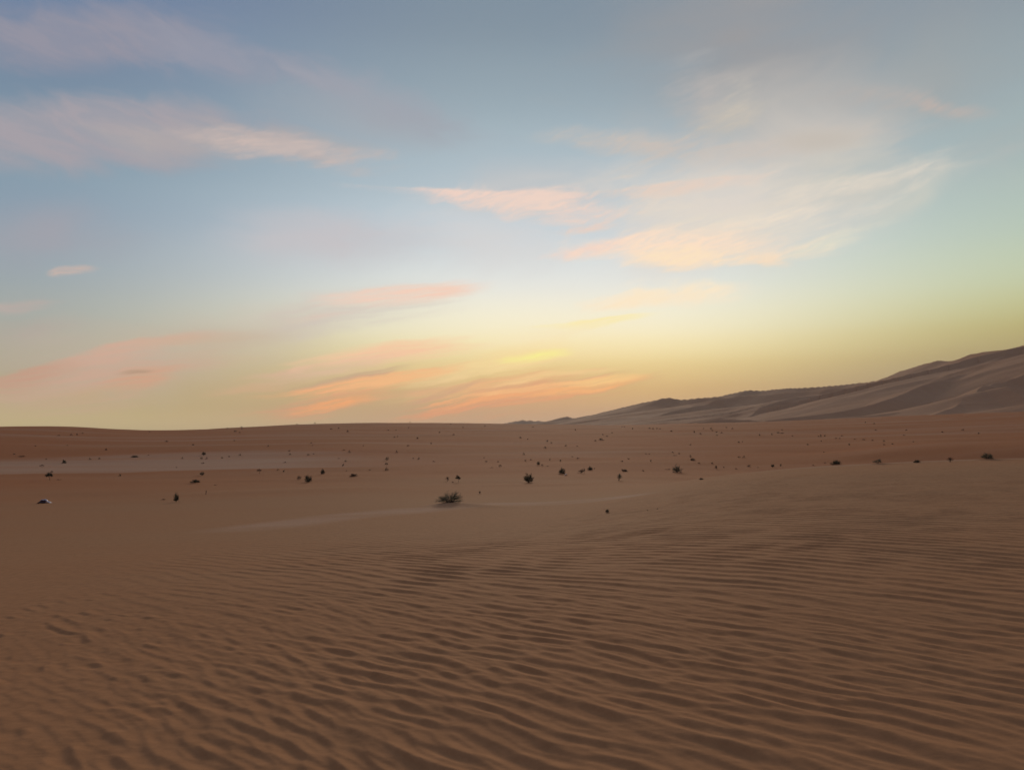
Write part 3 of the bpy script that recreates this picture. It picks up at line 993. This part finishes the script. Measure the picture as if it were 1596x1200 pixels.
# named plants, seen large enough to show stems and foliage: (x, base y, width, height, style, tone, label)
BIG = [
    (701, 788, 51, 19, 'windswept', 'G', 2, 'large ragged grey-green bush spreading low on the bare sand strip, largest plant of all'),
    (824, 753, 16, 17, 'ball', 'D', 1, 'dense dark round bush right of and behind the large ragged bush'),
    (274.5, 783, 10, 16, 'upright', 'D', 1, 'tall narrow dark shrub with one bare branch drooping to its right'),
    (480.5, 752, 13, 13, 'ball', 'D', 1, 'dark round shrub with a smaller browner shrub close on its left'),
    (466, 747.5, 8, 7.5, 'mound', 'F', 3, 'small brownish shrub close to the left of the dark round shrub'),
    (503, 739, 9, 9.5, 'mound', 'D', 1, 'dark upright shrub up and to the right of the dark round pair'),
    (304, 753.5, 16, 8, 'flat', 'D', 1, 'wide low dark shrub above the tall narrow shrub with drooping branch'),
    (315, 741, 7.5, 6.5, 'ball', 'D', 1, 'compact black-looking shrub just above the wide low dark shrub'),
    (76.5, 748.5, 11, 12, 'umbrella', 'D', 1, 'umbrella-shaped shrub on a thin trunk at the lower edge of the pale pan'),
    (404, 738.5, 8, 8, 'umbrella', 'F', 3, 'faded brown shrub on short stems at the lower edge of the pale pan'),
    (551, 743.5, 14, 6, 'flat', 'F', 1, 'long low brown shrub stretched flat on the orange sand'),
    (697.5, 750, 7, 8, 'fan', 'F', 3, 'thin twiggy shrub left of the little shrub on a straight trunk'),
    (714, 752, 8, 11.5, 'umbrella', 'D', 1, 'little dark shrub on a straight thin trunk behind the large ragged bush'),
    (876, 739, 13, 11, 'mound', 'D', 1, 'dark domed shrub with a white scrap lying at its lower right'),
    (905, 737.5, 11, 7.5, 'flat', 'F', 3, 'reddish brown sparse shrub just right of the domed shrub with the scrap'),
    (910.5, 738, 3.2, 10, 'fan', 'D', 3, 'thin upright dark stem cluster rising through the reddish brown shrub'),
    (920, 732.5, 9.5, 6.5, 'mound', 'D', 1, 'dark shrub leaning right beside the thin upright stem cluster'),
    (964.5, 749.5, 13, 12, 'fan', 'G', 3, 'see-through grey-green shrub standing alone right of centre'),
    (973, 735, 12, 4.5, 'flat', 'F', 1, 'low rust-brown shrub above the see-through grey-green shrub'),
    (1055.5, 737, 14, 14, 'mound', 'G', 1, 'full grey-green bush with a pointed top at the left end of the ridge'),
    (1302, 725, 18, 9, 'flat', 'D', 1, 'wide dark shrub tapering to the right on the pale ridge line'),
    (1368, 723.5, 17, 8.5, 'flat', 'G', 3, 'hazy grey shrub on the ridge right of the wide dark shrub'),
    (1429, 721, 12, 5, 'flat', 'D', 1, 'small pointed dark shrub lying low between two greyer ridge shrubs'),
    (1481, 720, 12, 8, 'fan', 'F', 3, 'thin reddish dry shrub barely showing on the right ridge'),
    (1539, 717, 21, 10, 'mound', 'G', 1, 'grey peaked shrub on the ridge crest, nearest to the right edge'),
    (1204.5, 728, 6, 5.5, 'ball', 'D', 1, 'small round dark shrub, left of a pair on the ridge line'),
    (1217, 727.5, 4, 5.5, 'upright', 'D', 3, 'slim dark shrub, right of the small round one on the ridge line'),
    (603, 717.5, 7, 7, 'ball', 'D', 3, 'topmost of three dark shrubs stacked in a column above centre left'),
    (602.5, 724.5, 6, 5.5, 'mound', 'D', 3, 'middle one of three dark shrubs stacked in a column'),
    (602.5, 733.5, 7, 6, 'mound', 'F', 3, 'lowest of three shrubs stacked in a column, browner than those above'),
    (100, 722, 8, 6, 'mound', 'D', 1, 'low black-looking shrub alone in the middle of the pale pan on the left'),
    (317.5, 709.5, 7, 6, 'ball', 'D', 1, 'dark shrub topmost in the cluster at the upper edge of the pale pan'),
    (946.5, 799.5, 8, 5.5, 'flat', 'D', 1, 'small black tuft alone on the rippled sand, lowest plant in the picture'),
    (1093, 747.5, 9, 3, 'flat', 'D', 1, 'flat dark tuft in front of the ridge, below the pointed grey-green bush'),
    (839, 724.5, 6, 6, 'ball', 'D', 1, 'black-looking shrub above the dense dark round bush'),
    (210, 712.5, 12, 3.2, 'flat', 'D', 1, 'long flat dark shrub on the upper edge of the pale pan'),
    (937, 686.5, 9, 4.5, 'flat', 'D', 3, 'slanted elongated dark shrub on the far slope right of centre'),
    (1080, 717.5, 8, 4, 'flat', 'D', 1, 'dark oval shrub above and right of the pointed grey-green bush'),
    (1116, 731.5, 5, 7, 'upright', 'F', 3, 'upright brown shrub at the left start of the pale ridge line'),
    (748, 770.5, 4.5, 6, 'upright', 'F', 3, 'tiny upright brown shrub upper right of the large ragged bush'),
    (1167, 727.5, 8, 3.5, 'flat', 'F', 3, 'flat faded brown shrub resting on the left half of the ridge line'),
    (34, 712, 11, 3, 'flat', 'F', 3, 'long faded shrub near the left edge above the pale pan'),
]
n_big = 0
for (px, py, w, h, style, tone, dense, label) in BIG:
    x, y, z, r = ground_at(px, py)
    s = r / F * math.hypot(1, 0)
    cosf = math.cos(math.atan2(x, y))
    W_, H_ = w * s * cosf * 1.0, h * s * cosf * 1.0
    n_big += 1
    name = 'bush' if w > 12 else 'shrub'
    root = bpy.data.objects.new(name, None)
    C.objects.link(root)
    root.location = (x, y, z)
    root.empty_display_size = 0.2
    root['label'] = label
    root['category'] = name
    root['group'] = 'desert bushes on the sand'
    SV, SF, LV, LF = plant_meshes(style, n_big, dense)
    # twigs keep a believable thickness whatever the size of the plant
    st = bpy.data.objects.new('trunk' if style == 'umbrella' else 'stems', cached_mesh(('s', style, n_big, dense), 'stems', SV, SF, M_STEM if tone != 'D' else M_STEM))
    fo = bpy.data.objects.new('crown' if style == 'umbrella' else 'foliage', cached_mesh(('f', style, n_big, dense, tone), 'foliage', LV, LF, MATS[tone]))
    for o in (st, fo):
        C.objects.link(o)
        o.parent = root
        o.scale = (W_ / 1.08, W_ / 1.08, H_ / 1.05)
    fo.rotation_euler = (0, 0, 0)

# small plants: (x, base y, width, height, tone)
SMALL = [
    (91.5, 679.5, 4, 2.5, 'D'), (111, 678.5, 5, 3, 'D'), (120, 678.5, 4, 3, 'D'), (129, 676, 4, 2, 'F'), (55, 695.5, 4, 1.5, 'F'), (105, 694.5, 3, 2, 'F'),
    (22, 709, 5, 3, 'F'), (72, 716, 4, 2, 'F'), (65, 727.5, 6, 4, 'F'), (139.5, 716.5, 5, 3, 'D'), (155, 716, 5, 3.5, 'D'), (81, 737, 5, 4.5, 'D'),
    (92, 748, 8, 1.5, 'F'), (187, 742, 5.5, 4.5, 'D'), (165, 702, 7, 3, 'F'), (233, 673.5, 5, 2, 'F'), (259.5, 689, 5, 3, 'F'), (300, 694, 5, 3, 'D'),
    (231, 710, 4, 1.5, 'F'), (284, 715, 4, 3, 'D'), (314, 716, 5, 4, 'D'), (322.5, 715.5, 4, 3.5, 'F'), (316, 723, 6, 3, 'F'), (275, 729, 3, 2, 'F'),
    (346, 714.5, 4, 3, 'D'), (357, 712.5, 4, 3, 'D'), (373.5, 710.5, 4, 3.5, 'D'), (335, 756, 8, 1.2, 'F'), (254, 779, 11, 2, 'F'), (355, 668, 4, 2, 'F'),
    (367, 673.5, 4, 4, 'D'), (373.5, 674.5, 5, 2, 'F'), (377, 669.5, 3, 3, 'D'), (376, 663.5, 5, 1.5, 'D'), (365, 687.5, 3, 2, 'F'), (417.5, 696, 4, 3, 'D'),
    (451, 703.5, 4.5, 3, 'D'), (452, 709, 4.5, 3.5, 'D'), (480.5, 710, 4, 3, 'D'), (489, 708, 3, 2, 'D'), (485, 691, 5, 2, 'F'), (487, 695, 2, 2, 'F'),
    (444, 721.5, 5, 2, 'F'), (433, 733, 5, 3, 'D'), (442, 736, 5.5, 4, 'D'), (463, 660, 5, 1.5, 'D'), (491, 659, 2.5, 3, 'D'), (517, 669, 6, 2, 'F'),
    (528, 668, 5, 2, 'F'), (542, 673.5, 5, 4, 'F'), (536, 702, 4, 2, 'F'), (544, 705.5, 4.5, 4, 'D'), (538.5, 720, 5.5, 3.5, 'D'), (535, 726, 5, 4.5, 'D'),
    (528, 715, 5, 1.5, 'F'), (540, 734, 3, 2, 'F'), (576.5, 733, 4, 2, 'F'), (566.5, 695, 3, 1.5, 'F'), (639, 659, 2, 3, 'D'), (702, 661.5, 3, 2, 'D'),
    (605, 671, 5, 1.5, 'F'), (617.5, 671, 3.5, 2, 'D'), (637, 667.5, 2, 2, 'F'), (615, 682, 4, 2, 'F'), (619.5, 681, 2.5, 2, 'F'), (651, 684, 6, 4, 'F'),
    (685, 675, 3, 3.5, 'D'), (672, 692, 4, 3, 'F'), (636, 696, 4, 3, 'F'), (618, 705.5, 4, 4, 'F'), (644, 715, 4, 2, 'F'), (653, 716, 4, 4, 'D'),
    (676, 720, 5, 2, 'F'), (721.5, 666.5, 3.5, 2, 'F'), (756, 664.5, 3.5, 2, 'F'), (707, 678, 6, 2, 'F'), (706, 752, 5, 2, 'F'), (754, 714, 3, 2, 'F'),
    (757.5, 720, 5, 3, 'D'), (776, 720, 5, 2.5, 'F'), (779.5, 727.5, 5.5, 4, 'D'), (767, 729, 6, 1.2, 'F'), (830.5, 666, 4, 2, 'F'), (896.5, 671, 3, 3.5, 'D'),
    (811, 683, 4.5, 3, 'D'), (822.5, 685, 4, 2, 'F'), (852.5, 688.5, 4.5, 3, 'D'), (859, 691, 3.5, 3, 'F'), (850, 699, 4.5, 4, 'D'), (882.5, 695.5, 4.5, 3, 'D'),
    (900, 696, 3, 2, 'F'), (816.5, 709, 4.5, 4, 'D'), (819, 719, 4.5, 3, 'F'), (827, 717, 4, 2, 'F'), (845, 726, 4.5, 3.5, 'D'), (857, 717, 3.5, 3.5, 'D'),
    (873.5, 719.5, 4, 4.5, 'D'), (892, 712, 7, 1.2, 'F'), (900.5, 715, 6, 2.5, 'F'), (854, 727, 7, 1.2, 'F'), (926.5, 731, 2.5, 2.5, 'F'), (939, 678, 3, 2.5, 'F'),
    (946, 680.5, 4, 2, 'D'), (954, 675, 3.5, 2, 'F'), (928, 687.5, 7, 2, 'F'), (969.5, 666, 2, 2.2, 'D'), (973, 666, 2, 2.2, 'D'), (986.5, 669, 3.5, 3, 'D'),
    (980, 716, 4.5, 3, 'D'), (970, 719.5, 9, 2, 'F'), (1012.5, 668.5, 4, 2.4, 'D'), (1017.5, 669, 3.2, 2.8, 'D'), (1024, 668.8, 4, 2.2, 'D'), (1029, 669, 3.5, 2, 'F'),
    (1046.5, 673, 4, 3, 'F'), (1082, 674.5, 4.5, 4, 'D'), (1092, 677, 4, 3, 'F'), (1096.5, 668.5, 3.5, 2, 'F'), (1108, 669, 4, 3, 'D'), (1109.5, 671.5, 3, 2, 'D'),
    (1132, 667, 3.5, 2, 'F'), (1141.5, 669, 4, 3, 'F'), (1117, 674, 7, 1.6, 'D'), (1125, 675, 4.5, 2, 'F'), (1117, 679, 5, 1.6, 'D'), (1184, 679, 4.5, 4, 'D'),
    (1151.5, 690, 4.5, 3, 'D'), (1157, 689, 3, 2, 'F'), (1076, 694, 6, 2, 'F'), (1048, 705.5, 6, 2, 'F'), (1058.5, 707.5, 5, 2, 'F'), (1053, 710, 9, 1, 'F'),
    (1007, 708, 4, 1.5, 'F'), (1012, 708, 4, 1.5, 'F'), (1014.5, 720, 4.5, 4, 'D'), (1076, 712.5, 4.5, 4, 'D'), (1089.5, 722.5, 4.5, 2.5, 'F'), (1109.5, 723, 5, 3.5, 'F'),
    (1128, 729, 6, 2, 'F'), (1147, 731, 8, 1.5, 'F'), (1152, 713.5, 4.5, 3, 'D'), (1160, 713.5, 5, 4, 'D'), (1181, 729, 5, 1.5, 'F'), (1002, 734.5, 5, 3, 'F'),
    (1041, 732, 10, 1.5, 'F'), (1009.5, 795.5, 4.5, 2, 'D'), (1025, 793, 4.5, 2, 'D'), (1203, 678, 3.5, 3, 'D'), (1213, 675.5, 4.5, 3, 'D'), (1220, 676, 8, 2, 'F'),
    (1219, 670.5, 3.5, 2, 'F'), (1235, 680, 3.5, 2, 'F'), (1275.5, 681, 3, 2.5, 'D'), (1279, 680.5, 3.5, 4, 'D'), (1285.5, 680.5, 3.5, 3.5, 'D'), (1280, 688, 3.5, 2.5, 'D'),
    (1259, 693.5, 4.5, 2.5, 'D'), (1284, 705, 3.5, 1.5, 'F'), (1303, 684, 4.5, 2, 'F'), (1309, 684, 4, 2.2, 'F'), (1312, 680, 4, 2, 'F'), (1332, 685, 4.5, 1.5, 'F'),
    (1346, 686, 4.5, 2.5, 'F'), (1360, 687, 4.5, 2.5, 'F'), (1323.5, 694.5, 4.5, 4, 'D'), (1378, 688.5, 4.5, 3, 'D'), (1378, 694, 3.5, 2.5, 'F'), (1391.5, 692.5, 5, 2.5, 'F'),
    (1349, 659, 5, 2, 'F'), (1362.5, 661, 5, 2.2, 'F'), (1365, 671, 5, 2, 'F'), (1267, 726, 4, 2.5, 'F'), (1286, 722, 5, 2, 'F'), (1413, 671, 5, 2, 'F'),
    (1409, 679, 3.5, 2, 'F'), (1423.5, 689, 3.5, 2, 'D'), (1525.5, 677, 3.5, 3.5, 'D'), (1501, 671, 6, 3, 'F'), (1469, 674, 5, 2, 'F'),
]
LAND = [(701, 780, 'the ragged bush'), (824, 745, 'the dense round bush'), (274, 775, 'the tall narrow shrub'),
        (480, 746, 'the left round shrub'), (76, 742, 'the umbrella-shaped shrub'), (603, 722, 'the three stacked shrubs'),
        (876, 733, 'the domed shrub'), (964, 744, 'the see-through shrub'), (1055, 730, 'the pointed bush'),
        (1302, 721, 'the wide dark ridge shrub'), (1539, 712, 'the grey peaked ridge shrub'), (100, 719, 'the pale pan shrub'),
        (317, 706, 'the pan edge cluster'), (937, 684, 'the slanted far shrub'), (1429, 719, 'the pointed ridge shrub'),
        (1204, 725, 'the ridge pair'), (946, 797, 'the black tuft'), (551, 741, 'the long brown shrub')]
cells = {}
for i, (px, py, w, h, tone) in enumerate(SMALL):
    d = [math.hypot((px - q[0]) * 0.8, (py - q[1]) * 2.0) for q in LAND]
    k = int(np.argmin(d))
    q = LAND[k]
    dx, dy = px - q[0], (py - q[1]) * 1.6
    if abs(dx) < 0.5 * abs(dy):
        w_ = 'above' if dy < 0 else 'below'
    elif abs(dy) < 0.4 * abs(dx):
        w_ = 'left of' if dx < 0 else 'right of'
    else:
        w_ = ('upper ' if dy < 0 else 'lower ') + ('left of' if dx < 0 else 'right of')
    kind = ('low ' if h < 0.45 * w else '') + ('dark' if tone == 'D' else 'faded brown')
    cells.setdefault((k, w_, kind), []).append(i)
ORD = ['leftmost', 'second from left', 'third from left', 'fourth from left', 'fifth from left', 'sixth from left', 'seventh from left', 'eighth from left', 'ninth from left', 'tenth from left']
labels = {}
for (k, w_, kind), idx in cells.items():
    idx.sort(key=lambda i: SMALL[i][0])
    for n, i in enumerate(idx):
        if len(idx) == 1:
            labels[i] = 'the only tiny %s shrub %s %s' % (kind, w_, LAND[k][2])
        else:
            labels[i] = '%s of the tiny %s shrubs %s %s' % (ORD[n] if n < len(idx) - 1 else 'rightmost', kind, w_, LAND[k][2])
for i, (px, py, w, h, tone) in enumerate(SMALL):
    x, y, z, r = ground_at(px, py)
    s = r / F * math.cos(math.atan2(x, y))
    var = i % 6
    style = 'flat' if h < 0.5 * w else ('ball', 'mound')[i % 2]
    SV, SF, LV, LF = plant_meshes(style, 50 + var, 0)
    mk = ('t', style, var, tone)
    if mk not in MESH:
        nb = len(SV)
        V = list(SV) + list(LV)
        Fc = list(SF) + [tuple(q + nb for q in f) for f in LF]
        cached_mesh(mk, 'small_shrub', V, Fc, MATS[tone])
    o = bpy.data.objects.new('small_shrub', MESH[mk])
    C.objects.link(o)
    o.location = (x, y, z - 0.01)
    o.scale = (w * s * 0.95, w * s * 0.8, h * s)
    o.rotation_euler = (0, 0, (i * 2.399) % 6.28)
    o['label'] = labels[i]
    o['category'] = 'shrub'
    o['group'] = 'tiny shrubs dotted over the plain'

# ------------------------------------------------------------------ a dry stalk, litter
x, y, z, r = ground_at(321, 770.5)
V, Fc = [], []
tube(V, Fc, [np.array((-0.01, 0, -0.03)), np.array((0.0, 0, 0.08)), np.array((0.018, 0, 0.17)), np.array((0.03, 0.01, 0.26))], 0.022, 0.010, 5)
tube(V, Fc, [np.array((0.01, 0, 0.14)), np.array((-0.03, 0, 0.20)), np.array((-0.035, 0, 0.25))], 0.010, 0.005, 4)
tube(V, Fc, [np.array((0.015, 0, 0.18)), np.array((0.06, 0, 0.24))], 0.008, 0.004, 4)
stalk = build('dry_stalk', V, Fc, M_STEM)
stalk.location = (x, y, z)
stalk['label'] = 'single thin dry stalk standing right of the tall narrow shrub'
stalk['category'] = 'dry stalk'

M_BAG = material('pale_plastic', (0.40, 0.38, 0.45), 0.5, 0.3)
M_INK = material('dark_blue_plastic', (0.06, 0.055, 0.11), 0.5, 0.4)


def crumpled(name, w, d, h, mat, seed, parent=None, arch=True, nx=34, ny=20):
    g = np.random.default_rng(seed)
    u = np.linspace(-1, 1, nx)
    v = np.linspace(0, 1, ny)
    V, Fc = [], []
    ph = g.uniform(0, 6, 6)
    for j, vv in enumerate(v):
        for i, uu in enumerate(u):
            e = max(0.0, 1 - abs(uu) ** 2.4) ** 0.7
            hh = h * e * math.sin(math.pi * (0.30 + 0.68 * vv)) ** 0.8
            fold = 0.10 * h * (math.sin(9 * uu + ph[0] + 3 * vv) + 0.8 * math.sin(17 * uu + ph[1] - 6 * vv) + 0.5 * math.sin(31 * uu + 11 * vv + ph[2]))
            bump = h * 0.22 * math.sin(3.1 * uu + ph[3])
            zz = max(0.0, hh + (fold + bump) * e)
            V.append((uu * w / 2, (vv - 0.3) * d + 0.05 * d * math.sin(7 * uu + ph[4]), zz))
    for j in range(ny - 1):
        for i in range(nx - 1):
            a = j * nx + i
            Fc.append((a, a + 1, a + nx + 1, a + nx))
    o = build(name, V, Fc, mat, parent)
    for p in o.data.polygons:
        p.use_smooth = True
    md = o.modifiers.new('thick', 'SOLIDIFY')
    md.thickness = 0.002
    return o


x, y, z, r = ground_at(69, 784)
bag = bpy.data.objects.new('plastic_bag', None)
C.objects.link(bag)
bag.location = (x, y, z - 0.005)
s = r / F * math.cos(math.atan2(x, y))
bag['label'] = 'crumpled pale plastic bag with dark blue inside lying on the sand at left'
bag['category'] = 'plastic bag'
crumpled('outer_sheet', 19 * s, 0.34, 5.0 * s, M_BAG, 5, bag)
ink = crumpled('lining', 14 * s, 0.20, 3.0 * s, M_INK, 8, bag)
ink.location = (-1.5 * s, -0.10, 0.0)

x, y, z, r = ground_at(882, 741.5)
s = r / F
scrap = crumpled('white_scrap', 5.0 * s, 0.26, 2.6 * s, material('white_paper', (0.86, 0.85, 0.82), 0.6, 0.3), 12, None, nx=16, ny=10)
scrap.location = (x, y, z + 0.01)
scrap['label'] = 'small white scrap of litter at the foot of the dark domed shrub'
scrap['category'] = 'litter'

# ------------------------------------------------------------------ desert haze: one closed box of thin dusty air
HAZE = 0.55e-4
me = bpy.data.meshes.new('haze')
X0, X1, Y0, Y1, Z0, Z1 = -5400, 5400, -5400, 5400, -120, 420
me.from_pydata([(x, y, z) for z in (Z0, Z1) for (x, y) in ((X0, Y0), (X1, Y0), (X1, Y1), (X0, Y1))], [],
               [(0, 3, 2, 1), (4, 5, 6, 7), (0, 1, 5, 4), (1, 2, 6, 5), (2, 3, 7, 6), (3, 0, 4, 7)])
mh = bpy.data.materials.new('haze')
mh.use_nodes = True
t = mh.node_tree
t.nodes.clear()
pv = t.nodes.new('ShaderNodeVolumePrincipled')
pv.inputs['Color'].default_value = (0.92, 0.90, 0.87, 1)
pv.inputs['Density'].default_value = HAZE
pv.inputs['Anisotropy'].default_value = 0.3
mo = t.nodes.new('ShaderNodeOutputMaterial')
t.links.new(pv.outputs[0], mo.inputs['Volume'])
me.materials.append(mh)
haze = bpy.data.objects.new('haze', me)
haze['kind'] = 'stuff'
C.objects.link(haze)
